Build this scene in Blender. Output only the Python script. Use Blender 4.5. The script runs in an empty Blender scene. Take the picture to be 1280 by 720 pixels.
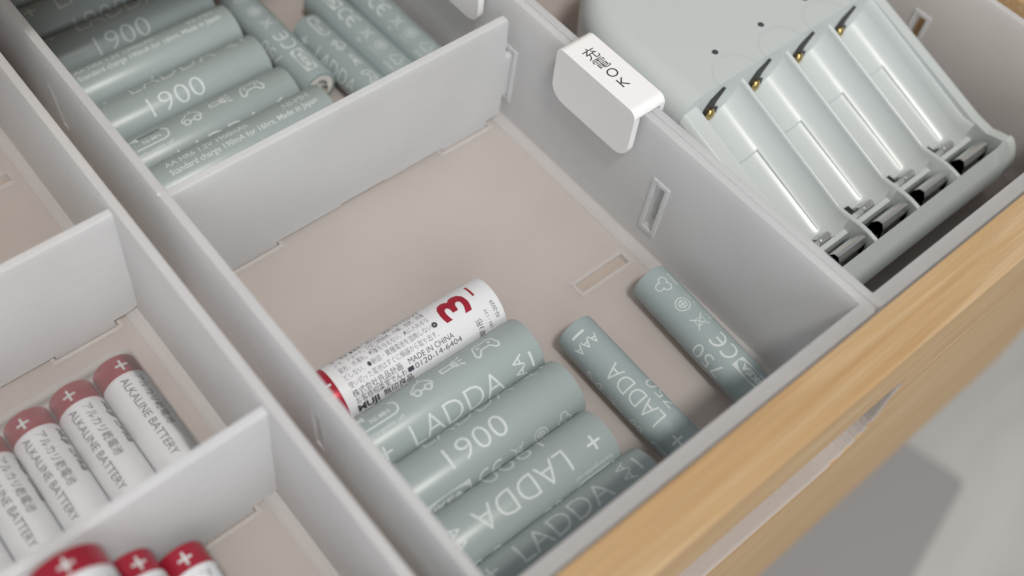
import bpy, bmesh, math, random
from mathutils import Vector, Matrix

# ------------------------------------------------------------------ camera, world, lights, exposure
S = 0.001045                   # one unit below is 1.045 mm (fitted tray units to real size)
scene = bpy.context.scene
COL = scene.collection
random.seed(7)

CAMR = [[0.763454, -0.640925, 0.079704], [-0.500551, -0.66515, -0.554098], [0.40815, 0.383133, -0.828627]]      # rows: right, down, forward
CAMC = [-44.795, -35.858, 219.312]
LENS = 38.1247
cam = bpy.data.cameras.new('camera')
cam_ob = bpy.data.objects.new('camera', cam)
COL.objects.link(cam_ob)
RIGHT = Vector(CAMR[0]); DOWN = Vector(CAMR[1]); FWD = Vector(CAMR[2])
m = Matrix.Identity(4)
for i in range(3):
    m[i][0] = RIGHT[i]; m[i][1] = -DOWN[i]; m[i][2] = -FWD[i]; m[i][3] = CAMC[i] * S
cam_ob.matrix_world = m
cam.sensor_width = 36.0
cam.lens = LENS
cam.clip_start = 0.005
cam.clip_end = 20.0
cam.dof.use_dof = True
cam.dof.focus_distance = 0.246 * 1.045
cam.dof.aperture_fstop = 7.2
scene.camera = cam_ob

world = bpy.data.worlds.new('World')
scene.world = world
world.use_nodes = True
bg = world.node_tree.nodes['Background']
bg.inputs[0].default_value = (0.94, 0.955, 1.0, 1)
bg.inputs[1].default_value = 0.29


def area_light(name, loc, target, size, power, color):
    l = bpy.data.lights.new(name, 'AREA')
    l.shape = 'DISK'; l.size = size; l.energy = power; l.color = color
    o = bpy.data.objects.new(name, l); COL.objects.link(o)
    o.location = Vector(loc) * S
    d = (Vector(target) - Vector(loc)).normalized()
    o.rotation_euler = d.to_track_quat('-Z', 'Y').to_euler()
    return o


area_light('ceiling_lamp', (-140, -520, 1400), (60, 60, 0), 0.22, 15.0, (1.0, 0.955, 0.90))
area_light('front_fill_light', (-620, -1350, 800), (40, 60, 10), 1.1, 12.0, (0.95, 0.975, 1.0))  # fill light added to brighten walls and dividers, no known source

scene.view_settings.view_transform = 'Standard'
scene.view_settings.look = 'None'
scene.view_settings.exposure = 0.10
scene.view_settings.gamma = 1.0
scene.cycles.use_denoising = True
scene.cycles.transparent_max_bounces = 16
scene.cycles.max_bounces = 10


# ------------------------------------------------------------------ materials
def new_mat(name):
    mt = bpy.data.materials.new(name)
    mt.use_nodes = True
    return mt, mt.node_tree.nodes, mt.node_tree.links, mt.node_tree.nodes['Principled BSDF']


def noise_bump(N, L, p, scale, strength, dist=0.0002, detail=3.0):
    tc = N.new('ShaderNodeTexCoord')
    nz = N.new('ShaderNodeTexNoise'); nz.inputs['Scale'].default_value = scale; nz.inputs['Detail'].default_value = detail
    b = N.new('ShaderNodeBump'); b.inputs['Strength'].default_value = strength; b.inputs['Distance'].default_value = dist
    L.new(tc.outputs['Object'], nz.inputs['Vector'])
    L.new(nz.outputs['Fac'], b.inputs['Height'])
    L.new(b.outputs['Normal'], p.inputs['Normal'])
    return nz, b


def plain(name, col, rough=0.5, metal=0.0, spec=0.5, bump=None, coat=0.0):
    mt, N, L, p = new_mat(name)
    p.inputs['Base Color'].default_value = (*col, 1)
    p.inputs['Roughness'].default_value = rough
    p.inputs['Metallic'].default_value = metal
    p.inputs['Specular IOR Level'].default_value = spec
    p.inputs['Coat Weight'].default_value = coat
    p.inputs['Coat Roughness'].default_value = 0.25
    if bump: noise_bump(N, L, p, *bump)
    return mt


def frosted(name, col, translucent, clear, rough=0.42):
    """frosted polypropylene: a cloudy skin that lets light through and a little of what lies behind it"""
    mt, N, L, p = new_mat(name)
    nz, b = noise_bump(N, L, p, 2600, 0.12, 0.00005)
    tc = N.new('ShaderNodeTexCoord')
    n2 = N.new('ShaderNodeTexNoise'); n2.inputs['Scale'].default_value = 45; n2.inputs['Detail'].default_value = 5
    L.new(tc.outputs['Object'], n2.inputs['Vector'])
    mp = N.new('ShaderNodeMapRange'); mp.inputs[1].default_value = .3; mp.inputs[2].default_value = .7
    mp.inputs[3].default_value = .94; mp.inputs[4].default_value = 1.03
    L.new(n2.outputs['Fac'], mp.inputs[0])
    mul = N.new('ShaderNodeMix'); mul.data_type = 'RGBA'; mul.blend_type = 'MULTIPLY'; mul.inputs[0].default_value = 1
    mul.inputs[6].default_value = (*col, 1)
    L.new(mp.outputs[0], mul.inputs[7])
    vo = N.new('ShaderNodeTexVoronoi'); vo.inputs['Scale'].default_value = 210
    L.new(tc.outputs['Object'], vo.inputs['Vector'])
    sep = N.new('ShaderNodeSeparateColor'); L.new(vo.outputs['Color'], sep.inputs[0])
    pick = N.new('ShaderNodeMath'); pick.operation = 'GREATER_THAN'; pick.inputs[1].default_value = .80; L.new(sep.outputs[0], pick.inputs[0])
    near = N.new('ShaderNodeMath'); near.operation = 'LESS_THAN'; near.inputs[1].default_value = .035; L.new(vo.outputs['Distance'], near.inputs[0])
    spot = N.new('ShaderNodeMath'); spot.operation = 'MULTIPLY'; L.new(pick.outputs[0], spot.inputs[0]); L.new(near.outputs[0], spot.inputs[1])
    mp3 = N.new('ShaderNodeMapping'); mp3.inputs['Scale'].default_value = (60, 900, 900); mp3.inputs['Rotation'].default_value = (0, 0, .7)
    L.new(tc.outputs['Object'], mp3.inputs[0])
    n3 = N.new('ShaderNodeTexNoise'); n3.inputs['Scale'].default_value = 1.0; n3.inputs['Detail'].default_value = 4; L.new(mp3.outputs[0], n3.inputs['Vector'])
    rr = N.new('ShaderNodeMapRange'); rr.inputs[1].default_value = .35; rr.inputs[2].default_value = .7; rr.inputs[3].default_value = rough - .1; rr.inputs[4].default_value = rough + .14
    L.new(n3.outputs['Fac'], rr.inputs[0]); L.new(rr.outputs[0], p.inputs['Roughness'])
    dm = N.new('ShaderNodeMix'); dm.data_type = 'RGBA'; dm.inputs[7].default_value = (.97, .96, .95, 1)
    L.new(spot.outputs[0], dm.inputs[0]); L.new(mul.outputs[2], dm.inputs[6])
    L.new(dm.outputs[2], p.inputs['Base Color'])
    p.inputs['Specular IOR Level'].default_value = 0.4
    tr = N.new('ShaderNodeBsdfTranslucent'); tr.inputs[0].default_value = (*[min(1, c * 1.08) for c in col], 1)
    m1 = N.new('ShaderNodeMixShader'); m1.inputs[0].default_value = translucent
    L.new(p.outputs[0], m1.inputs[1]); L.new(tr.outputs[0], m1.inputs[2])
    tp = N.new('ShaderNodeBsdfTransparent')
    m2 = N.new('ShaderNodeMixShader'); m2.inputs[0].default_value = clear
    L.new(m1.outputs[0], m2.inputs[1]); L.new(tp.outputs[0], m2.inputs[2])
    L.new(m2.outputs[0], N['Material Output'].inputs[0])
    return mt


def wood(name, c1, c2, c3, rough=0.55):
    mt, N, L, p = new_mat(name)
    tc = N.new('ShaderNodeTexCoord')
    mp = N.new('ShaderNodeMapping'); mp.inputs['Scale'].default_value = (6, 150, 150)
    L.new(tc.outputs['Object'], mp.inputs[0])
    n1 = N.new('ShaderNodeTexNoise'); n1.inputs['Scale'].default_value = 1.6; n1.inputs['Detail'].default_value = 6
    n1.inputs['Distortion'].default_value = 1.2
    L.new(mp.outputs[0], n1.inputs['Vector'])
    mp2 = N.new('ShaderNodeMapping'); mp2.inputs['Scale'].default_value = (40, 1500, 1500)
    L.new(tc.outputs['Object'], mp2.inputs[0])
    n2 = N.new('ShaderNodeTexNoise'); n2.inputs['Scale'].default_value = 1.0; n2.inputs['Detail'].default_value = 3
    L.new(mp2.outputs[0], n2.inputs['Vector'])
    cr = N.new('ShaderNodeValToRGB')
    e = cr.color_ramp.elements
    e[0].position = .3; e[0].color = (*c1, 1); e[1].position = .72; e[1].color = (*c3, 1)
    k = e.new(.5); k.color = (*c2, 1)
    L.new(n1.outputs['Fac'], cr.inputs[0])
    mx = N.new('ShaderNodeMix'); mx.data_type = 'RGBA'; mx.blend_type = 'OVERLAY'; mx.inputs[0].default_value = .20
    L.new(cr.outputs[0], mx.inputs[6]); L.new(n2.outputs['Fac'], mx.inputs[7])
    L.new(mx.outputs[2], p.inputs['Base Color'])
    b = N.new('ShaderNodeBump'); b.inputs['Strength'].default_value = .25; b.inputs['Distance'].default_value = .0003
    L.new(n2.outputs['Fac'], b.inputs['Height']); L.new(b.outputs[0], p.inputs['Normal'])
    p.inputs['Roughness'].default_value = rough
    return mt


M = {}
M['pp'] = frosted('frosted_polypropylene', (.885, .89, .895), .56, .15, .36)
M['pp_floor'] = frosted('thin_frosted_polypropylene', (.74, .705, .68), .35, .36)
M['pp_slot'] = frosted('thinnest_polypropylene', (.74, .66, .58), .35, .5)
M['pp_divider'] = frosted('frosted_divider_plastic', (.90, .91, .92), .56, .12, .36)
M['label_white'] = plain('label_white', (.88, .88, .88), .38, bump=(900, .05, .00005))
M['ink'] = plain('dark_ink', (.018, .018, .03), .5)
M['ink_mid'] = plain('worn_black_ink', (.05, .05, .065), .5)
M['ink_grey'] = plain('grey_ink', (.11, .11, .12), .5)
M['sage'] = plain('sage_sleeve', (.345, .405, .402), .36, 0, .5, bump=(700, .06, .0001))
M['sage_small'] = plain('sage_sleeve_small', (.335, .405, .41), .36, 0, .5, bump=(700, .06, .0001))
M['print_white'] = plain('white_print', (.62, .67, .67), .5)
M['white_sleeve'] = plain('white_sleeve', (.74, .75, .77), .36, 0, .5, bump=(500, .05, .0001))
M['red'] = plain('red_foil', (.40, .022, .045), .28, .35, .5)
M['steel'] = plain('steel', (.80, .79, .77), .22, 1.0, bump=(900, .1, .0001))
M['brass'] = plain('brass', (.55, .42, .18), .3, 1.0)
M['white_ring'] = plain('insulator_white', (.8, .79, .77), .5)
M['charger'] = plain('charger_plastic', (.525, .565, .557), .28, 0, .5, bump=(1800, .05, .00005))
M['ring_groove'] = plain('lid_groove', (.50, .545, .535), .4)
M['black'] = plain('black_recess', (.012, .012, .012), .5)
M['led'] = plain('dark_lens', (.05, .055, .06), .3)
M['wood'] = wood('pale_wood', (.43, .262, .115), (.48, .315, .155), (.54, .395, .235))
M['wood_cut'] = plain('sanded_cut_wood', (.41, .36, .325), .75, bump=(900, .4, .0003))
M['wood_inner'] = wood('drawer_wood', (.58, .44, .35), (.63, .48, .39), (.69, .54, .44))
M['floor'] = plain('grey_floor', (.47, .47, .45), .6, bump=(30, .1, .001))
def mottle(mt, c1, c2, scale):
    N, L = mt.node_tree.nodes, mt.node_tree.links
    tc = N.new('ShaderNodeTexCoord'); nz = N.new('ShaderNodeTexNoise'); nz.inputs['Scale'].default_value = scale; nz.inputs['Detail'].default_value = 7
    mp = N.new('ShaderNodeMapping'); mp.inputs['Scale'].default_value = (1, 3.2, 1); mp.inputs['Rotation'].default_value = (0, 0, .5)
    cr = N.new('ShaderNodeValToRGB'); e = cr.color_ramp.elements
    e[0].position = .32; e[0].color = (*c1, 1); e[1].position = .68; e[1].color = (*c2, 1)
    L.new(tc.outputs['Object'], mp.inputs[0]); L.new(mp.outputs[0], nz.inputs['Vector']); L.new(nz.outputs['Fac'], cr.inputs[0])
    L.new(cr.outputs[0], N['Principled BSDF'].inputs['Base Color'])


mottle(M['floor'], (.43, .43, .41), (.53, .53, .505), 9)
M['mat'] = plain('dark_floor_patch', (.31, .30, .295), .8, bump=(400, .3, .0005))  # darker grey of the flat patch on the floor


def film_material():
    mt, N, L, p = new_mat('clear_film')
    tc = N.new('ShaderNodeTexCoord')
    nz = N.new('ShaderNodeTexNoise'); nz.inputs['Scale'].default_value = 90; nz.inputs['Detail'].default_value = 2
    b = N.new('ShaderNodeBump'); b.inputs['Strength'].default_value = .5; b.inputs['Distance'].default_value = .0006
    L.new(tc.outputs['Object'], nz.inputs['Vector']); L.new(nz.outputs['Fac'], b.inputs['Height'])
    g = N.new('ShaderNodeBsdfGlossy'); g.inputs['Roughness'].default_value = .12; g.inputs[0].default_value = (1, 1, 1, 1)
    L.new(b.outputs[0], g.inputs['Normal'])
    tp = N.new('ShaderNodeBsdfTransparent'); tp.inputs[0].default_value = (.97, .97, .97, 1)
    fr = N.new('ShaderNodeFresnel'); fr.inputs[0].default_value = 1.5
    L.new(b.outputs[0], fr.inputs['Normal'])
    mx = N.new('ShaderNodeMixShader')
    L.new(fr.outputs[0], mx.inputs[0]); L.new(tp.outputs[0], mx.inputs[1]); L.new(g.outputs[0], mx.inputs[2])
    df = N.new('ShaderNodeBsdfDiffuse'); df.inputs[0].default_value = (.62, .62, .6, 1)
    m2 = N.new('ShaderNodeMixShader'); m2.inputs[0].default_value = .15
    L.new(mx.outputs[0], m2.inputs[1]); L.new(df.outputs[0], m2.inputs[2])
    L.new(m2.outputs[0], N['Material Output'].inputs[0])
    return mt


M['film'] = film_material()


# ------------------------------------------------------------------ mesh helpers (millimetres in, metres out)
def to_mesh(bm, name, mat, smooth_angle=None, recalc=True):
    if recalc: bmesh.ops.recalc_face_normals(bm, faces=bm.faces)
    for v in bm.verts: v.co *= S
    me = bpy.data.meshes.new(name)
    bm.to_mesh(me); bm.free()
    if mat: me.materials.append(mat)
    if smooth_angle is not None:
        for p in me.polygons: p.use_smooth = True
        me.set_sharp_from_angle(angle=math.radians(smooth_angle))
    return me


def link(name, me, parent=None, loc=None, rot=None):
    o = bpy.data.objects.new(name, me); COL.objects.link(o)
    o.parent = parent
    if loc is not None: o.location = Vector(loc) * S
    if rot is not None: o.rotation_euler = rot
    return o


def tag(o, label, cat, group=None):
    o['label'] = label; o['category'] = cat
    if group: o['group'] = group
    return o


def thing(name, label, cat, loc=(0, 0, 0), rot=(0, 0, 0), group=None):
    o = bpy.data.objects.new(name, None); COL.objects.link(o)
    o.empty_display_size = .01
    o.location = Vector(loc) * S; o.rotation_euler = rot
    return tag(o, label, cat, group)


def box(bm, a, b):
    vs = [bm.verts.new((x, y, z)) for x in (a[0], b[0]) for y in (a[1], b[1]) for z in (a[2], b[2])]
    for f in ((0, 1, 3, 2), (4, 6, 7, 5), (0, 4, 5, 1), (2, 3, 7, 6), (0, 2, 6, 4), (1, 5, 7, 3)):
        bm.faces.new([vs[i] for i in f])


def prism(bm, pts, axis, a, b):
    """extrude a polygon of 2-D points along an axis (0 x, 1 y, 2 z) from a to b"""
    def mk(p, t):
        return {0: (t, p[0], p[1]), 1: (p[0], t, p[1]), 2: (p[0], p[1], t)}[axis]
    A = [bm.verts.new(mk(p, a)) for p in pts]; B = [bm.verts.new(mk(p, b)) for p in pts]
    n = len(pts)
    bm.faces.new(A); bm.faces.new(B[::-1])
    for i in range(n): bm.faces.new((A[i], B[i], B[(i + 1) % n], A[(i + 1) % n]))


def rrect(x0, y0, x1, y1, r, seg=6):
    """rounded rectangle; r one number or four (x0y0, x1y0, x1y1, x0y1)"""
    if not isinstance(r, (tuple, list)): r = (r,) * 4
    out = []
    for (cx, cy, a0, q) in ((x0, y0, 180, r[0]), (x1, y0, 270, r[1]), (x1, y1, 0, r[2]), (x0, y1, 90, r[3])):
        ox = cx + (q if cx == x0 else -q); oy = cy + (q if cy == y0 else -q)
        for i in range(seg + 1):
            a = math.radians(a0 + 90 * i / seg)
            out.append((ox + q * math.cos(a), oy + q * math.sin(a)))
    return out


def lathe(bm, prof, seg=56):
    """revolve (u, r) about the x axis"""
    rings = []
    for u, r in prof:
        if r < 1e-6: rings.append([bm.verts.new((u, 0, 0))])
        else: rings.append([bm.verts.new((u, r * math.sin(2 * math.pi * k / seg), r * math.cos(2 * math.pi * k / seg))) for k in range(seg)])
    for A, B in zip(rings, rings[1:]):
        for k in range(seg):
            k2 = (k + 1) % seg
            if len(A) == 1 and len(B) == 1: continue
            if len(A) == 1: bm.faces.new((A[0], B[k], B[k2]))
            elif len(B) == 1: bm.faces.new((A[k], B[0], A[k2]))
            else: bm.faces.new((A[k], B[k], B[k2], A[k2]))


def boolean(me, cutters, op='DIFFERENCE'):
    o = bpy.data.objects.new('work', me); COL.objects.link(o)
    tmp = []
    for c in cutters:
        co = bpy.data.objects.new('work_cut', c); COL.objects.link(co); tmp.append(co)
        md = o.modifiers.new('b', 'BOOLEAN'); md.operation = op; md.object = co; md.solver = 'EXACT'
    bpy.context.view_layer.update()
    r = bpy.data.meshes.new_from_object(o.evaluated_get(bpy.context.evaluated_depsgraph_get()))
    for t in tmp: bpy.data.objects.remove(t)
    bpy.data.objects.remove(o)
    return r


def bevel(o, w, seg=2, angle=40):
    md = o.modifiers.new('bevel', 'BEVEL'); md.width = w * S; md.segments = seg
    md.limit_method = 'ANGLE'; md.angle_limit = math.radians(angle)
    return o


# ------------------------------------------------------------------ print: flat artwork in millimetres, later wrapped
class Sheet:
    def __init__(self): self.bm = bmesh.new()

    def text(self, s, u, v, h, bold=0.0, rot=0.0, align='LEFT', fit=None, spacing=1.0, slant=0.0, res=3):
        c = bpy.data.curves.new('txt', 'FONT')
        c.body = s; c.size = 1.0; c.resolution_u = res; c.offset = bold; c.space_character = spacing; c.shear = slant
        o = bpy.data.objects.new('txt', c); COL.objects.link(o)
        bpy.context.view_layer.update()
        me = bpy.data.meshes.new_from_object(o.evaluated_get(bpy.context.evaluated_depsgraph_get()))
        bpy.data.objects.remove(o); bpy.data.curves.remove(c)
        if len(me.vertices) == 0: return
        xs = [q.co.x for q in me.vertices]
        k = h / 0.70                                        # cap height of the built-in face
        w = (max(xs) - min(xs)) * k
        kx = k * (fit / w if fit else 1.0)
        w = (max(xs) - min(xs)) * kx
        off = {'LEFT': 0, 'CENTER': -w / 2, 'RIGHT': -w}[align]
        ca, sa = math.cos(math.radians(rot)), math.sin(math.radians(rot))
        x0 = min(xs)
        for q in me.vertices:
            a = (q.co.x - x0) * kx + off; b = q.co.y * k - h / 2
            q.co = (u + a * ca - b * sa, v + a * sa + b * ca, 0)
        self.bm.from_mesh(me); bpy.data.meshes.remove(me)

    def stroke(self, pts, w, closed=False):
        n = len(pts); P = [Vector((p[0], p[1])) for p in pts]; L = []; R = []
        for i in range(n):
            a = P[(i - 1) % n] if (closed or i > 0) else P[i]
            b = P[(i + 1) % n] if (closed or i < n - 1) else P[i]
            d1 = (P[i] - a); d2 = (b - P[i])
            if d1.length < 1e-9: d1 = d2
            if d2.length < 1e-9: d2 = d1
            d1 = d1.normalized(); d2 = d2.normalized()
            t = (d1 + d2)
            t = t.normalized() if t.length > 1e-6 else d1
            nrm = Vector((-t.y, t.x)); k = max(.5, nrm.dot(Vector((-d1.y, d1.x))))
            L.append(self.bm.verts.new((*(P[i] + nrm * w / 2 / k), 0))); R.append(self.bm.verts.new((*(P[i] - nrm * w / 2 / k), 0)))
        for i in range(n if closed else n - 1):
            j = (i + 1) % n
            self.bm.faces.new((R[i], R[j], L[j], L[i]))

    def poly(self, pts): self.bm.faces.new([self.bm.verts.new((p[0], p[1], 0)) for p in pts])

    def arc(self, cx, cy, r, a0, a1, w, seg=14, ry=None):
        ry = r if ry is None else ry
        full = abs(a1 - a0) >= 360
        n = seg if full else seg + 1
        self.stroke([(cx + r * math.cos(math.radians(a0 + (a1 - a0) * i / seg)), cy + ry * math.sin(math.radians(a0 + (a1 - a0) * i / seg))) for i in range(n)], w, full)

    def wrap(self, name, r, mat, lift=0.03):
        bm = self.bm
        bmesh.ops.triangulate(bm, faces=bm.faces)
        vs = [v.co.y for v in bm.verts]
        y = math.floor(min(vs)) + .01
        while y < max(vs):
            bmesh.ops.bisect_plane(bm, geom=bm.verts[:] + bm.edges[:] + bm.faces[:], plane_co=(0, y, 0), plane_no=(0, 1, 0), dist=1e-5)
            y += r * .11
        for f in bm.faces:
            if f.normal.z < 0: f.normal_flip()
        for v in bm.verts:
            t = v.co.y / r; R_ = r + lift
            v.co = (v.co.x, R_ * math.sin(t), R_ * math.cos(t))
        return to_mesh(bm, name, mat, 180, recalc=False)

    def flat(self, name, mat, z=0.0, recalc=False):
        bm = self.bm
        for f in bm.faces:
            if f.normal.z < 0: f.normal_flip()
        for v in bm.verts: v.co.z = z
        return to_mesh(bm, name, mat, None, recalc=False)


def car_icon(s, u, v, k, w):
    body = [(-3.0, -.7), (-3.2, .2), (-2.6, .9), (-1.9, 1.1), (-1.1, 2.1), (.3, 2.5), (1.6, 2.1), (2.5, 1.0), (3.0, .1), (2.9, -.7)]
    s.stroke([(u + a * k, v + b * k) for a, b in body], w)
    for cx in (-1.8, 1.5): s.arc(u + cx * k, v - .8 * k, .95 * k, 0, 360, w)
    s.stroke([(u - .85 * k, v - .8 * k), (u + .55 * k, v - .8 * k)], w)
    s.stroke([(u + .3 * k, v + 2.5 * k), (u + .9 * k, v + 3.9 * k)], w)


def torch_icon(s, u, v, k, w):
    s.stroke([(u + a * k, v + b * k) for a, b in ((-3.2, .7), (.3, .7), (1.6, 1.3), (1.6, -1.3), (.3, -.7), (-3.2, -.7))], w, True)
    for q in (.3, .9): s.stroke([(u + q * k, v + .8 * k), (u + q * k, v - .8 * k)], w)
    for b in (-1, 0, 1): s.stroke([(u + 2.2 * k, v + b * 1.0 * k), (u + 3.6 * k, v + b * 1.9 * k)], w)


def pad_icon(s, u, v, k, w):
    p = [(-1.6, 1.5), (-2.6, 1.1), (-3.4, -1.4), (-2.9, -2.2), (-2.2, -2.0), (-1.2, -.7), (1.2, -.7), (2.2, -2.0), (2.9, -2.2), (3.4, -1.4), (2.6, 1.1), (1.6, 1.5), (0, 1.2)]
    s.stroke([(u + a * k, v + b * k) for a, b in p], w, True)
    for c in (-1.6, 1.6): s.arc(u + c * k, v + .3 * k, .25 * k, 0, 360, w * .8, 8)


def nimh_icon(s, u, v, ln, h, w):
    r = h * .42
    pts = rrect(u, v - h / 2, u + ln, v + h / 2, r, 4)
    s.stroke(pts[10:] + pts[:4], w)
    s.stroke([(u + ln - r, v + h / 2), (u + ln * .3, v + h / 2)], w)
    s.stroke([(u + ln, v - h / 2 + r), (u + ln, v + h / 2 - r)], w)
    s.stroke([(u + r, v - h / 2), (u + ln - r, v - h / 2)], w)
    s.stroke([(u + ln, v + h / 2 - r), (u + ln - .3 * r, v + h / 2 - .3 * r), (u + ln - r, v + h / 2)], w)
    s.stroke([(u + ln, v - h / 2 + r), (u + ln - .3 * r, v - h / 2 + .3 * r), (u + ln - r, v - h / 2)], w)
    s.poly([(u + ln * .3, v + h * .22), (u + ln * .3, v + h * .78), (u + ln * .08, v + h * .5)])
    s.text('Ni-MH', u + ln * .58, v - h * .05, h * .36, .012, align='CENTER')


def logo_box(s, u, v, ln, h):
    a, b = ln * .475, h * .44
    n = 32
    el = [(u + a * math.cos(2 * math.pi * i / n), v + b * math.sin(2 * math.pi * i / n)) for i in range(n)]
    sq = []
    for i in range(n):
        c, q = math.cos(2 * math.pi * i / n), math.sin(2 * math.pi * i / n)
        k = 1 / max(abs(c), abs(q))
        sq.append((u + c * k * ln / 2, v + q * k * h / 2))
    E = [s.bm.verts.new((*p, 0)) for p in el]; Q = [s.bm.verts.new((*p, 0)) for p in sq]
    for i in range(n):
        j = (i + 1) % n
        s.bm.faces.new((E[i], Q[i], Q[j], E[j]))
    s.text('IKEA', u, v, h * .42, .045, align='CENTER', fit=ln * .68)


def ce_mark(s, u, v, h, w):
    r = h / 2
    s.arc(u, v, r, 60, 300, w)
    s.arc(u + h * .98, v, r, 60, 300, w)
    s.stroke([(u + h * .98 - r, v), (u + h * .98 + r * .2, v)], w)


def bin_icon(s, u, v, k, w):
    s.stroke([(u - k, v - k), (u + k, v + k)], w); s.stroke([(u - k, v + k), (u + k, v - k)], w)
    s.stroke([(u - .55 * k, v + .6 * k), (u - .4 * k, v - .7 * k), (u + .4 * k, v - .7 * k), (u + .55 * k, v + .6 * k)], w * .7, True)
    s.text('EU', u, v - k * 1.75, k * .6, .01, align='CENTER')


def cert_icon(s, u, v, k, w):
    s.arc(u, v, k, 0, 360, w, 20); s.arc(u, v, k * .55, 0, 360, w, 14)
    s.stroke([(u - k * .55, v), (u + k * .55, v)], w); s.stroke([(u, v - k * .55), (u, v + k * .55)], w)
    s.text('TISI 2217', u, v - k * 1.6, k * .42, 0, align='CENTER')


def recycle_icon(s, u, v, k, w):
    for i in range(3):
        a = 90 + 120 * i
        s.arc(u + .55 * k * math.cos(math.radians(a)), v + .55 * k * math.sin(math.radians(a)), k * .55, a - 130, a + 120, w, 10)
    s.text('JAPAN', u, v - k * 1.7, k * .5, .01, align='CENTER')


def plus(s, u, v, k, w):
    s.stroke([(u - k, v), (u + k, v)], w); s.stroke([(u, v - k), (u, v + k)], w)


# artwork of the large grey-green cell, u from the positive end, v round the can
def art_large():
    s = Sheet()
    s.text('LADDA', 13.6, 0, 5.6, -.012, fit=24.8)
    plus(s, 6.6, .2, 1.75, .58)
    s.stroke([(47.0, -2.0), (47.0, 2.0)], .62)
    s.text('AA', 43.4, 0, 3.0, .0, 90, 'CENTER')
    s.text('1900', 15.2, -8.6, 5.4, -.012, fit=15.6)
    nimh_icon(s, 3.6, 8.4, 11.0, 3.5, .42)
    s.text('Rechargeable cell', 4.0, 5.2, 1.05, 0)
    car_icon(s, 21.5, 8.6, .88, .42); torch_icon(s, 30.0, 9.4, .86, .42); pad_icon(s, 39.2, 9.2, .98, .42)
    logo_box(s, 11.5, -17.2, 12.0, 4.6)
    ce_mark(s, 21.5, -17.2, 3.6, .5)
    bin_icon(s, 30.5, -16.8, 1.8, .26); cert_icon(s, 37.0, -16.6, 1.8, .26); recycle_icon(s, 43.8, -16.6, 1.7, .26)
    s.text('AA HR6 1.2V 1900mAh', 5.0, 21.9, 1.65, .012)
    s.text('Standard charge 190mA for 16hrs, Made in Japan', 5.0, 19.2, 1.65, .012, fit=42)
    s.text('NI-MH', 38.5, 21.9, 1.9, .0)
    return s


def art_small():
    s = Sheet()
    s.text('LADDA', 12.8, 0, 4.4, -.01, fit=17.4)
    plus(s, 7.0, 0, 1.5, .5)
    s.stroke([(41.2, -1.8), (41.2, 1.8)], .6)
    s.text('AAA', 38.0, 0, 2.4, 0, 90, 'CENTER')
    s.text('750', 13.6, -5.8, 4.0, -.01, fit=9.0)
    nimh_icon(s, 3.2, 6.0, 8.0, 2.6, .36)
    car_icon(s, 16.5, 6.0, .66, .36); torch_icon(s, 23.5, 6.3, .66, .36); pad_icon(s, 31.0, 6.2, .74, .36)
    logo_box(s, 8.6, -11.6, 9.0, 3.6)
    ce_mark(s, 16.4, -11.7, 3.9, .55)
    bin_icon(s, 26.2, -11.4, 1.8, .24); cert_icon(s, 32.2, -11.2, 1.8, .24); recycle_icon(s, 39.2, -11.0, 1.9, .24)
    s.text('AAA HR03 1.2V 750mAh', 4.0, 13.6, 1.2, .012)
    s.text('Standard charge 75mA for 16hrs, Made in Japan', 4.0, 11.8, 1.1, .012, fit=36)
    return s


def art_muji_black():
    s = Sheet()
    lines = [('長時間ご使用にならないときは電池を取り出', 7.6), ('水・警告 ●発熱、液もれ、破裂のおそれがある', 5.6),
             ('ので、ショート、⊕⊖逆接続、分解、加熱、充電', 3.5), ('変形、水濡れ、衝撃を与えない。火に入れるな', 1.4),
             ('どしない。●新旧・異種電池を混用しない。', -.7), ('使い切った電池はすぐに機器から取り出す。', -2.8)]
    for t, v in lines: s.text(t, 9.0, v, 1.22, -.008, fit=24.0, res=1)
    s.arc(33.4, -.7, .45, 0, 360, .55, 10)
    s.text('株式会社良品計画', 8.8, -4.9, 1.35, .0, fit=13, res=1); s.text('MADE IN CHINA', 23.6, -4.9, 1.4, .0, fit=12.5)
    s.text('お客様相談室でんわ', 8.8, -6.7, 1.35, .0, fit=13.5, res=1); s.text('0120-14-6404', 24.6, -6.7, 1.4, 0, fit=13.0)
    s.poly(rrect(22.6, -7.3, 24.2, -6.1, .2, 2))
    s.text('MUJI', 8.6, -8.7, 1.8, .04, fit=5.6); s.text('無印良品', 15.4, -8.7, 1.5, .015, fit=8.0, res=1)
    s.text('単3形', 43.2, -9.6, 1.4, .0, 90, res=1)
    s.text('LR6・1.5V', 45.8, -8.6, .8, 0, 90, res=1)
    s.text('02-2029', 48.2, -7.0, .95, 0, 90)
    return s


def art_muji_red():
    s = Sheet()
    s.text('3', 39.6, .8, 7.2, .03, 90, 'CENTER', fit=6.0)
    s.stroke([(45.6, .6), (45.6, 4.4)], .6)
    return s


def art_alk(black=True):
    s = Sheet()
    if black:
        s.text('アルカリ乾電池', 8.4, 1.7, 1.75, .004, fit=15.0, res=1)
        s.text('ALKALINE BATTERY', 8.2, -1.6, 1.9, .0, fit=22.5)
        s.text('MUJI', 8.4, 6.2, 1.5, .06, fit=5.0, slant=.2); s.text('無印良品', 14.4, 6.2, 1.4, .05, fit=6.5, res=1)
    else:
        plus(s, 4.6, -.4, 1.45, .52)
    return s


# ------------------------------------------------------------------ structure: floor far below, unseen board added to shade the back
bm = bmesh.new()
vs = [bm.verts.new(p) for p in ((-3000, -3000, -300), (3000, -3000, -300), (3000, 3000, -300), (-3000, 3000, -300))]
bm.faces.new(vs)
o = link('floor', to_mesh(bm, 'floor', M['floor'])); o['kind'] = 'structure'

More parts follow.
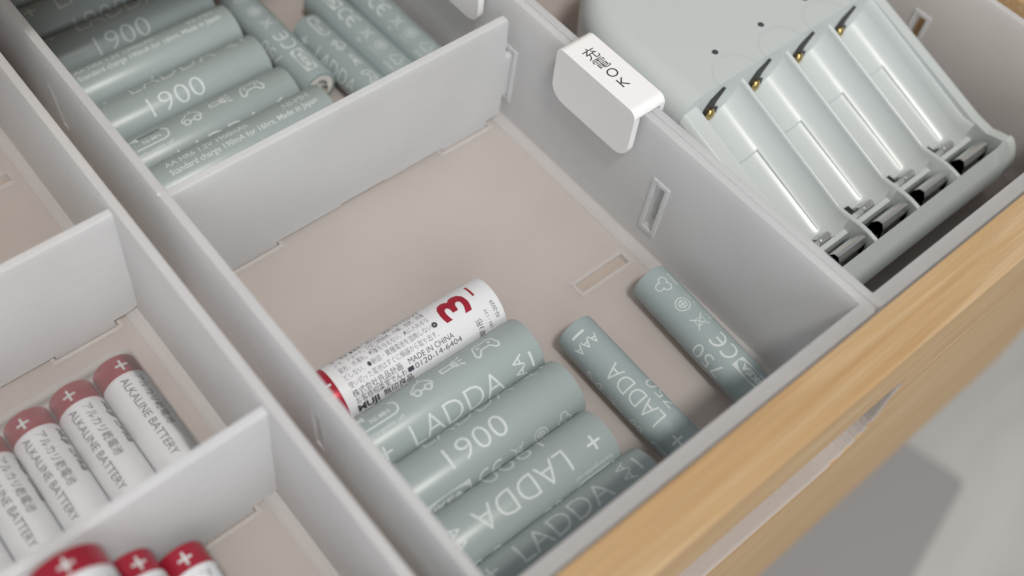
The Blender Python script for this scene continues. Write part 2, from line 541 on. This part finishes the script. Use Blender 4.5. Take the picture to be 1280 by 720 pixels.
bm = bmesh.new(); box(bm, (-420, 153, 65), (430, 560, 87))  # out-of-view board, added to cast shadow on the rear batteries
o = bevel(link('shade_board', to_mesh(bm, 'shade_board', M['wood'])), 1.0); o['kind'] = 'structure'

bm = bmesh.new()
prism(bm, rrect(-90, -70, 90, 70, 4), 2, -299.5, -297)  # thin dark slab just above the floor, nature unknown
o = link('floor_patch', to_mesh(bm, 'floor_patch', M['mat']), None, (220, 10, 0), (0, 0, math.radians(13)))
tag(o, 'dark grey flat patch lying on the pale floor below the drawer', 'mat')

# ------------------------------------------------------------------ drawer
drawer = thing('drawer', 'pale wooden drawer with a cut out grip, holding the plastic trays', 'drawer', (50, 0, -3.5))
D0 = Vector((50, 0, -3.5))
PY0, PY1, PZ0, PZ1 = -13.3, -3.0, -136.0, 43.0
bm = bmesh.new(); box(bm, (-260 - D0.x, PY0, PZ0 - D0.z), (262 - D0.x, PY1, PZ1 - D0.z))
me = to_mesh(bm, 'front_panel', M['wood']); me.materials.append(M['wood_cut'])
bm = bmesh.new()
prism(bm, [(x - D0.x, z - D0.z) for x, z in rrect(8, -16.0, 109, 18.5, (9, 14, 4, 7), 10)], 1, PY0 - 5, PY1 + 5)
cut = to_mesh(bm, 'cut', M['wood']); cut.materials.append(M['wood_cut'])
for p in cut.polygons: p.material_index = 1
me = boolean(me, [cut])
bevel(link('front_panel', me, drawer), .8, 3, 60)
bm = bmesh.new(); box(bm, (-255 - D0.x, PY1 + .05, -3.2), (257 - D0.x, 300, 0))
link('bottom_panel', to_mesh(bm, 'bottom_panel', M['wood_inner']), drawer)
for x0 in (-255, 205):
    bm = bmesh.new(); box(bm, (x0 - D0.x, PY1 + .1, .05), (x0 + 11 - D0.x, 300, 44))
    bevel(link('side_panel', to_mesh(bm, 'side_panel', M['wood']), drawer), .8)


# ------------------------------------------------------------------ trays
def make_tray(x0, x1, y0, y1, h, slot_ys, label, wall_ys=None):
    W, Lg = x1 - x0, y1 - y0
    prof = [(1.2, 0.0), (.8, .4), (0.05, h - .3), (.12, h - .08), (.32, h), (1.78, h), (1.98, h - .08), (2.05, h - .3),
            (3.95, 3.6), (4.15, 3.15), (5.9, 3.0), (6.3, 2.9), (7.0, 2.2), (7.4, 2.05)]
    front = [0, 0, 0, 0, 0, 1.0, 1.8, 1.9, -1.1, -1.1, -1.1, -1.1, -1.1, -1.1]
    bm = bmesh.new(); rings = []
    for (ins, z), fs in zip(prof, front):
        r = max(.5, 2.6 - ins)
        rings.append([bm.verts.new((px, py + (fs if py < Lg / 2 else 0), z)) for px, py in rrect(ins, ins, W - ins, Lg - ins, r, 5)])
    n = len(rings[0])
    for A, B in zip(rings, rings[1:]):
        for k in range(n): bm.faces.new((A[k], A[(k + 1) % n], B[(k + 1) % n], B[k]))
    bm.faces.new(rings[0][::-1]); bm.faces.new(rings[-1])
    me = to_mesh(bm, 'tray', M['pp'])
    bm = bmesh.new()
    fr = bmesh.new()
    for sy in slot_ys:
        y = sy - y0
        for a, b in ((9.5, 25), (W - 25, W - 9.5)):
            box(bm, (a, y - 1.5, .9), (b, y + 1.5, 6))
            e = .9
            for q in (((a - e, y - 1.5 - e, 2.0), (b + e, y - 1.5, 2.4)), ((a - e, y + 1.5, 2.0), (b + e, y + 1.5 + e, 2.4)),
                      ((a - e, y - 1.5, 2.0), (a, y + 1.5, 2.4)), ((b, y - 1.5, 2.0), (b + e, y + 1.5, 2.4))): box(fr, *q)
        for sgn in (0, 1):
            if (sgn, sy) in (wall_ys or ()): continue
            box(bm, (-3, y - 1.5, 10), (6, y + 1.5, 25)) if sgn == 0 else box(bm, (W - 6, y - 1.5, 10), (W + 3, y + 1.5, 25))
            def wx(z, k): 
                d = 2.05 + (h - .5 - z) / (h - 4.1) * 1.9
                return d + k if sgn == 0 else W - d - k
            e = 1.1
            for (ya, yb, za, zb) in ((y - 1.5 - e, y - 1.5, 10 - e, 25 + e), (y + 1.5, y + 1.5 + e, 10 - e, 25 + e),
                                     (y - 1.5, y + 1.5, 25, 25 + e), (y - 1.5, y + 1.5, 10 - e, 10)):
                vv = [fr.verts.new((wx(z, k), yy, z)) for k in (-.3, .4) for yy in (ya, yb) for z in (za, zb)]
                for f in ((0, 1, 3, 2), (4, 6, 7, 5), (0, 4, 5, 1), (2, 3, 7, 6), (0, 2, 6, 4), (1, 5, 7, 3)):
                    fr.faces.new([vv[i] for i in f])
    me = boolean(me, [to_mesh(bm, 'cut', M['pp'])])
    bm = bmesh.new(); bm.from_mesh(me); bpy.data.meshes.remove(me)
    for v in bm.verts: v.co /= S
    tmp = to_mesh(fr, 'frames', None)
    for v in tmp.vertices: v.co /= S
    bm.from_mesh(tmp); bpy.data.meshes.remove(tmp)
    me = to_mesh(bm, 'storage_tray', M['pp'], 35, recalc=False)
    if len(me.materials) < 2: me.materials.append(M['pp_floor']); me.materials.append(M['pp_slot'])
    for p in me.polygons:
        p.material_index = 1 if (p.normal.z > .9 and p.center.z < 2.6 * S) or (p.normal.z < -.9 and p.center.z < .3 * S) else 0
        if p.normal.z > .9 and .5 * S < p.center.z < 1.5 * S: p.material_index = 2
    o = link('storage_tray', me, None, (x0, y0, .05))
    return tag(o, label, 'tray')


make_tray(0, 100, -2.6, 240, 40, (54.5, 109.7, 164), 'frosted plastic tray holding the grey rechargeable batteries and one white battery', ((0, 109.7),))
make_tray(100.2, 200.2, -2.6, 240, 40, (54.5, 109.7, 164), 'frosted plastic tray holding the four bay charger')
make_tray(-107.0, -7.0, -2.0, 241.2, 40, (55.2, 112.3, 165), 'frosted plastic tray holding the red capped alkaline batteries', ((1, 55.2), (1, 112.3), (1, 165)))


def make_divider(x0, yc, label, full_left, full_right):
    """a slot-in plate: feet in the floor slots, ends tabbed into the wall slots or running right up to the wall"""
    a, b, zt = 5.0, 95.0, 37.6
    def wall(z): return 2.05 + (39.7 - z) / 36.1 * 1.9 - .12
    pts = [(9.9, 4.0), (9.9, 1.6), (24.6, 1.6), (24.6, 3.0), (43, 3.0), (43.6, 3.5), (56.4, 3.5), (57, 3.0), (75.4, 3.0), (75.4, 1.6), (90.1, 1.6), (90.1, 4.0)]
    if full_right: pts += [(b - .9, 4.0), (100 - wall(4.8), 4.8), (100 - wall(zt), zt)]
    else: pts += [(b - .4, 4.0), (b, 10.6), (97.2, 10.8), (97.4, 24.4), (b - .1, 24.7), (b - .2, zt - 1.0), (b - .6, zt - .2), (b - 1.6, zt)]
    if full_left: pts += [(wall(zt), zt), (wall(4.8), 4.8), (a + .9, 4.0)]
    else: pts += [(a + 1.6, zt), (a + .6, zt - .2), (a + .2, zt - 1.0), (a + .1, 24.7), (2.6, 24.4), (2.8, 10.8), (a, 10.6), (a + .4, 4.0)]
    bm = bmesh.new(); prism(bm, [(p[0] - 50, p[1] - 2.1) for p in pts], 1, -1.0, 1.0)
    o = link('tray_divider', to_mesh(bm, 'tray_divider', M['pp_divider']), None, (x0 + 50, yc, 2.1))
    bevel(o, .35, 2, 30)
    return tag(o, label, 'divider', 'dividers slotted into the trays')


make_divider(0, 109.7, 'frosted divider plate between the empty tray floor and the row of grey batteries behind', True, False)
make_divider(-107.0, 112.3, 'frosted divider plate behind the wrapped white batteries with red caps', False, True)
make_divider(-107.0, 55.2, 'frosted divider plate between the wrapped white batteries and the loose red capped ones', False, True)


# ------------------------------------------------------------------ label clips
LABEL_DY = 1.4


def label_clip(yc, label, text):
    y0, y1 = -13.4, 13.4
    bm = bmesh.new()
    prism(bm, [(-5.2, -15.6), (-3.4, -15.6), (-3.4, -1.7), (3.0, -1.7), (3.0, -8.5), (4.5, -8.5), (4.5, .2), (-5.2, .2)], 1, y0, y1)
    me = to_mesh(bm, 'clip', M['label_white'])
    bm = bmesh.new(); prism(bm, rrect(y0, -15.6, y1, .1, (4.4, 4.4, 2.2, 2.2), 8), 0, -20, 20)
    c1 = to_mesh(bm, 'c', M['label_white'])
    me = boolean(me, [c1], 'INTERSECT')
    root = thing('label_clip', label, 'label', (99.9, yc, 42.0))
    bevel(link('clip', me, root), .55, 3, 40)
    if text:
        s = Sheet()
        for k, ch in enumerate(text): s.text(ch, 0, 5.4 - 3.65 * k, 2.75, 0, 0, 'CENTER')
        link('lettering', s.flat('lettering', M['ink'], .14), root, (-.6, LABEL_DY, 0))
    return root


label_clip(78.3, 'white label clip with Japanese lettering over the tray wall beside the charger', '充電OK')
label_clip(133.6, 'plain white label clip over the tray wall beside the row of small grey batteries', None)


# ------------------------------------------------------------------ batteries
def cell_parts(kind):
    big = kind in ('large', 'muji')
    Lb, r = (50.5, 7.25) if big else (44.5, 5.25)
    nb = 2.75 if big else 1.9
    out = []
    def sleeve(u0, u1, mat, name, open0=False, open1=False):
        e = .55
        p = []
        if open0: p += [(u0, r)]
        else: p += [(u0 + .25, r - 1.5), (u0, r - 1.2), (u0, r - e), (u0 + e * .3, r - e * .3), (u0 + e, r)]
        k = max(1, int((u1 - u0) / 6))
        if open1: p += [(u1, r)]
        else: p += [(u1 - e, r), (u1 - e * .3, r - e * .3), (u1, r - e), (u1, r - 1.2), (u1 - .25, r - 1.5)]
        bm = bmesh.new(); lathe(bm, p)
        out.append((name, to_mesh(bm, name, mat, 40)))
    top = 1.5
    if kind in ('large', 'small'):
        sleeve(top, Lb - .1, M['sage'] if big else M['sage_small'], 'sleeve')
        sh = art_large() if big else art_small()
        out.append(('lettering', sh.wrap('lettering', r, M['print_white'])))
    else:
        cap = 6.6 if big else 7.0
        sleeve(top, cap, M['red'], 'red_band', False, True)
        sleeve(cap, Lb - .1, M['white_sleeve'], 'sleeve', True, False)
        if big:
            out.append(('lettering', art_muji_black().wrap('lettering', r, M['ink_mid'])))
            out.append(('numeral', art_muji_red().wrap('numeral', r, M['red'])))
        else:
            out.append(('lettering', art_alk().wrap('lettering', r, M['ink_grey'])))
        s = Sheet(); plus(s, 4.6 if not big else 4.4, -.2, 1.45, .52)
        out.append(('plus_mark', s.wrap('plus_mark', r, M['print_white'])))
    bm = bmesh.new(); lathe(bm, [(0, 0), (0, nb - .4), (.15, nb - .1), (.4, nb), (top + .1, nb), (top + .25, nb + .6), (top + .25, 0)])
    out.append(('positive_terminal', to_mesh(bm, 'positive_terminal', M['steel'], 40)))
    bm = bmesh.new(); lathe(bm, [(top + .05, nb + .5), (top - .05, nb + .7), (top - .05, r - 1.3), (top + .3, r - 1.0)])
    out.append(('insulator_ring', to_mesh(bm, 'insulator_ring', M['white_ring'], 40)))
    bm = bmesh.new(); lathe(bm, [(Lb - .6, r - 1.3), (Lb - .25, r - 1.5), (Lb - .2, r - 2.0), (Lb, r - 2.3), (Lb, 0)])
    out.append(('negative_terminal', to_mesh(bm, 'negative_terminal', M['steel'], 40)))
    for n_, me_ in out:
        for v_ in me_.vertices: v_.co *= .957
    return out, r


CELLS = {k: cell_parts(k) for k in ('large', 'small', 'muji', 'alkaline')}


def battery(kind, pos, heading, v_top, label, group=None, pitch=0.0):
    """pos: the positive end on the axis; heading: direction from + to - (degrees); v_top: artwork height that faces up"""
    parts, r = CELLS[kind]
    t = thing('battery', label, 'battery', pos, (v_top / r, math.radians(pitch), math.radians(heading)), group)
    for n, me in parts: link(n, me, t)
    return t


FZ = 2.1
A, B_ = FZ + 6.96, FZ + 5.05
# middle tray, front compartment
battery('muji', (3.5, 63.0, A), -2.2, .1, 'white AA battery with red numeral 3 and black Japanese print in the middle tray')
battery('large', (3.2, 48.9, A), -1.6, 6.4, 'light grey green AA battery lying against the white battery')
battery('large', (3.2, 35.1, A), -1.4, -7.8, 'grey green AA battery showing 1900, second along from the white battery')
battery('large', (50.6, 20.2, A), 178.6, -1.8, 'grey green AA battery with its lettering upside down, between two upright printed ones')
battery('large', (3.4, 7.6, A), -.6, -2.6, 'grey green AA battery pushed against the front wall of the middle tray')
battery('small', (62.8, 2.0, B_), 89.0, -2.4, 'slim AAA battery showing LADDA 750, beside the ends of the AA batteries')
battery('small', (85.2, 1.8, B_), 86.8, -12.0, 'slim AAA battery with the logo box facing up, by the wall next to the charger')
# middle tray, back compartment
rows = [(5.6, 129.2, 4.5, 20.4, 'grey green AA battery with fine print facing up, next to the divider'),
        (4.0, 143.6, 0, 8.2, 'grey green AA battery showing car, torch and gamepad icons'),
        (4.0, 157.7, 0, -4.2, 'grey green AA battery showing 1900 behind the one with the icons'),
        (4.0, 171.7, 0, 20.0, 'grey green AA battery with fine print, between two showing 1900'),
        (4.0, 185.7, 0, -3.0, 'half shaded grey green AA battery showing LADDA over 1900'),
        (4.0, 199.7, 0, .2, 'shaded grey green AA battery showing LADDA behind the half shaded one'),
        (4.0, 213.7, 0, 4.0, 'shaded grey green AA battery deepest in the row')]
for x, y, dz, v, lb in rows: battery('large', (x, y, A + dz), 0, v, lb, 'AA batteries behind the divider')
G2 = 'AAA batteries behind the divider'
battery('small', (60.0, 140.2, B_), 90.5, -11.6, 'slim AAA battery whose white ringed positive end touches the row of AA batteries', G2)
battery('small', (69.4, 163.2, B_), -88.5, 5.6, 'slim AAA battery with car and torch icons behind the divider', G2)
battery('small', (78.8, 172.0, B_), -88.5, -11.2, 'slim AAA battery with CE mark, beside the one with car icon', G2)
battery('small', (89.0, 171.0, B_), -89.2, -10.6, 'slim AAA battery with CE mark, against the tray wall behind the divider', G2)
# left tray, wrapped white cells
WX = [-23.6 - 10.15 * i for i in range(5)]
WL = ['wrapped white AAA battery with red cap beside the empty strip of tray floor',
      'wrapped white AAA battery with red cap, second from the empty strip of tray floor',
      'wrapped white AAA battery with red cap, third from the empty strip of tray floor',
      'wrapped white AAA battery with red cap, fourth from the empty strip of tray floor',
      'wrapped white AAA battery with red cap, farthest from the empty strip of tray floor']
for i, v in enumerate((-1.6, .4, .6, -1.0, .5)):
    battery('alkaline', (WX[i], 99.6 - .2 * i, B_ + .05), -90, v, WL[i], 'shrink wrapped alkaline AAA batteries')
# left tray, front compartment: a loose pile
G3 = 'loose red capped batteries'
for i in range(4):
    battery('alkaline', (-35.0 - 10.2 * i, 48.0 - .4 * (i % 2), B_ + .05), -90, 2.0 * i - 3,
            'red capped AAA battery at the bottom of the loose pile', G3)
battery('alkaline', (-35.0, 50.4, B_ + 9.6), -90, -1.0, 'red capped AAA battery on the pile, beside the bare tray floor', G3)
battery('alkaline', (-43.2, 52.4, B_ + 15.6), -91, -2.4, 'red capped AAA battery low between two others on the loose pile', G3)
battery('muji', (-51.6, 52.9, B_ + 27.6), -92, -1.2, 'thick red capped AA battery lying on top of the loose pile', G3)


# clear shrink wrap over the white row
def wrap_film():
    xs = WX
    r = 5.03 + .35; zc = B_ + .05
    bm = bmesh.new(); grid = []
    ny = 34
    prof = []
    for i in range(10):
        a = math.radians(-10 + 100 * i / 9); prof.append((xs[0] + r * math.cos(a), zc + r * math.sin(a)))
    for k in range(4):
        for t in (.25, .5, .75):
            prof.append((xs[k] + (xs[k + 1] - xs[k]) * t, zc + r - .9 * math.sin(math.pi * t)))
        prof.append((xs[k + 1], zc + r))
    for i in range(1, 10):
        a = math.radians(90 + 100 * i / 9); prof.append((xs[4] + r * math.cos(a), zc + r * math.sin(a)))
    for j in range(ny + 1):
        y = 56.8 + (100.3 - 56.8) * j / ny
        k = 1.0
        if j >= ny - 2: k = (1.0, .93, .72)[j - ny + 2]
        grid.append([bm.verts.new((px, y, zc + (pz - zc) * k + .12 * math.sin(px * 1.3 + y * .35) * math.sin(y * .5 + px))) for px, pz in prof])
    for a, b in zip(grid, grid[1:]):
        for i in range(len(prof) - 1): bm.faces.new((a[i], a[i + 1], b[i + 1], b[i]))
    me = to_mesh(bm, 'shrink_wrap', M['film'], 180)
    o = link('shrink_wrap', me)
    return tag(o, 'clear shrink wrap film stretched over the white batteries with red caps', 'wrapping')


wrap_film()


# ------------------------------------------------------------------ charger
def make_charger():
    X0, X1, YF, YB = 109.5, 185.8, 10.0, 119.0
    xc, hw = (X0 + X1) / 2, (X1 - X0) / 2
    P = 16.4; BX = [114.7 + P * k for k in range(5)]; BC = [BX[k] + P / 2 for k in range(4)]
    CL = 63.0
    def lerp(y, T):
        for (a, za), (b, zb) in zip(T, T[1:]):
            if y <= b: return za + (zb - za) * max(0, (y - a)) / (b - a)
        return T[-1][1]
    side = [(10, 14.5), (10.6, 17.5), (11.8, 20.4), (13.6, 22.2), (15.5, 22.2), (19, 21.0), (24, 21.8), (57, 32.3), (63, 34.2)]
    ridge = [(14.5, 20.6), (18, 21.4), (26, 20.9), (63, 33.7)]
    def half(y):
        Rc = 34.4; y0 = YB - Rc
        return hw if y < y0 else hw - Rc + math.sqrt(max(0, Rc * Rc - (y - y0) ** 2))
    def height(x, y, w):
        d = w - abs(x - xc)
        if y >= CL:
            R_ = 7.0
            dd = min(d, (YB - y) * 1.0)
            dr = R_ - math.sqrt(max(0, R_ * R_ - (R_ - dd) ** 2)) if dd < R_ else 0
            return 37.0 - dr
        fw = 20.4 - (14.6 - y) / 4.6 * 8.0
        if y < 14.55: 
            k = min(1, max(0, (5.6 - d) / 1.6))
            e = max(0, 1.8 - d)
            return fw + (max(fw, lerp(y, side)) - fw) * k - e * e * .6
        if d < 5.0:
            e = max(0, 1.6 - d)
            return lerp(y, side) - .16 * (5.0 - d) - e * e * .6
        dr = min(abs(x - b) for b in BX[1:4])
        if dr < .62: return lerp(y, ridge) - .5 * (dr / .62) ** 2
        c = min(BC, key=lambda q: abs(q - x)); dx = x - c
        if y < 21.2: return 5.0
        if y < 22.6: return 16.6 - .12 * abs(dx) * 0
        q = min(1, abs(dx) / 7.62)
        base = lerp(y, ridge) + (0 if True else 0)
        z = base - 7.2 * (1 - q * q) ** .55
        if 27 < y < 50 and -4.4 < dx < 3.6: z -= .3 + .5 * max(0, (y - 27) / 23)
        if d < 8 and q > .6: z = z
        return z
    ys = [10.0, 10.25, 10.6, 11, 11.6, 12.5, 13.4, 14.2, 14.5, 14.6, 17, 19, 21.15, 21.25, 22.55, 22.65, 24, 26, 26.95, 27.05]
    ys += [27.05 + (49.95 - 27.05) * i / 16 for i in range(1, 17)] + [50.05, 52, 54, 56, 58, 60, 61.5, 62.4, 62.95, 63.0, 63.15]
    ys += [63.15 + (110 - 63.15) * i / 26 for i in range(1, 27)] + [110 + 9.0 * (1 - math.cos(math.pi / 2 * i / 10)) * 0 + 9.0 * math.sin(math.pi / 2 * i / 10) for i in range(1, 11)]
    ys = sorted(set(round(y, 3) for y in ys))
    xs = [X0 + (X1 - X0) * i / 150 for i in range(151)]
    for b in BX[1:4]: xs += [b - .66, b - .6, b - .3, b, b + .3, b + .6, b + .66, b - .8, b + .8, b - 1.1, b + 1.1]
    for c in BC: xs += [c - 4.42, c - 4.38, c + 3.58, c + 3.62]
    for t in (.1, .3, .55, .8, 1.2, 1.6, 2.0, 2.5, 3.0, 4.0, 4.95, 5.05, 5.3): xs += [X0 + t, X1 - t]
    xs = sorted(set(round(x, 3) for x in xs))
    bm = bmesh.new(); G = []
    for y in ys:
        w = half(y); row = []
        for x in xs:
            s_ = (x - xc) / hw
            X = xc + s_ * w
            row.append(bm.verts.new((X, y, height(X, y, w))))
        G.append(row)
    for a, b in zip(G, G[1:]):
        for i in range(len(xs) - 1): bm.faces.new((a[i], a[i + 1], b[i + 1], b[i]))
    # skirt down to the tray floor, the front tucked under
    loop = G[0][:] + [r_[-1] for r_ in G[1:-1]] + G[-1][::-1] + [r_[0] for r_ in G[-2:0:-1]]
    low = []
    for v in loop:
        yy = v.co.y + (2.2 if v.co.y < 12 else 0)
        low.append(bm.verts.new((v.co.x + (.9 if v.co.x < xc else -.9), yy if v.co.y < 60 else v.co.y - .8, 3.15)))
    n = len(loop)
    for i in range(n): bm.faces.new((loop[i], low[i], low[(i + 1) % n], loop[(i + 1) % n]))
    bm.faces.new(low)
    root = thing('battery_charger', 'pale grey green charger with four empty battery bays', 'charger', (xc, 64, 3.15))
    O = Vector((xc, 64, 3.15))
    for v in bm.verts: v.co -= O
    link('body', to_mesh(bm, 'charger_body', M['charger'], 38), root)
    for k, c in enumerate(BC):
        # spring plate in the front well
        bm = bmesh.new()
        cur = [(20.2, 6.0), (19.6, 12.0), (20.0, 15.0), (19.4, 18.2), (18.2, 20.0), (16.9, 20.2), (16.0, 18.8), (16.6, 16.2), (15.6, 13.0), (15.1, 6.0)]
        th = .25
        top = [(y, z) for y, z in cur]; bot = [(y + (.0 if i in (0,) else -.0), z - th) for i, (y, z) in enumerate(cur)]
        prism(bm, [(y - O.y, z - O.z) for y, z in top + bot[::-1]], 0, c - 3.0 - O.x, c + 7.0 - O.x)
        link('spring_contact', to_mesh(bm, 'spring_contact', M['steel'], 50), root)
        # small contact at the foot of the bay
        bm = bmesh.new()
        prism(bm, [(y - O.y, z - O.z) for y, z in ((22.7, 12), (22.7, 16.2), (23.4, 17.4), (24.6, 17.2), (25.4, 15.6), (25.6, 12))], 0, c - .6 - O.x, c + 3.4 - O.x)
        bevel(link('bay_contact', to_mesh(bm, 'bay_contact', M['steel'], 40), root), .3)
        bm = bmesh.new(); box(bm, Vector((c - 3.4, 25.0, 12.0)) - O, Vector((c - .9, 27.2, 14.9)) - O)
        link('contact_recess', to_mesh(bm, 'contact_recess', M['black']), root)
        # opening and brass stud under the raised end
        bm = bmesh.new(); prism(bm, [(a - O.x, b - O.z) for a, b in ((c - 4.8, 26.0), (c + .9, 26.4), (c + .9, 28.6), (c - .8, 29.4), (c - .6, 31.0), (c + 1.8, 34.4), (c + .6, 35.4), (c - 3.0, 33.2), (c - 4.8, 30.6))], 1, 62.75 - O.y, 63.4 - O.y)
        sl = link('contact_opening', to_mesh(bm, 'contact_opening', M['black']), root)
        bm = bmesh.new(); bmesh.ops.create_uvsphere(bm, u_segments=16, v_segments=10, radius=1.5)
        for v in bm.verts: v.co = Vector((c - 2.2, 62.5, 28.0)) - O + Vector((v.co.x * .95, v.co.y * .7, v.co.z * 1.15))
        link('brass_stud', to_mesh(bm, 'brass_stud', M['brass'], 60), sl)
        # indicator light and the half ring pressed into the lid
        lx, ly = 128.8 + 16.6 * k, 71.4
        bm = bmesh.new(); bmesh.ops.create_cone(bm, cap_ends=True, segments=20, radius1=.85, radius2=.75, depth=.12)
        for v in bm.verts: v.co += Vector((lx, ly, 37.06)) - O
        link('indicator_light', to_mesh(bm, 'indicator_light', M['led'], 40), root)
        s = Sheet(); s.arc(lx - .6, 62.6, 6.6, 3, 177, .3, 30)
        link('lid_ring', s.flat('lid_ring', M['ring_groove'], 37.05 - O.z), root, (-O.x, -O.y, 0))
    return root


make_charger()
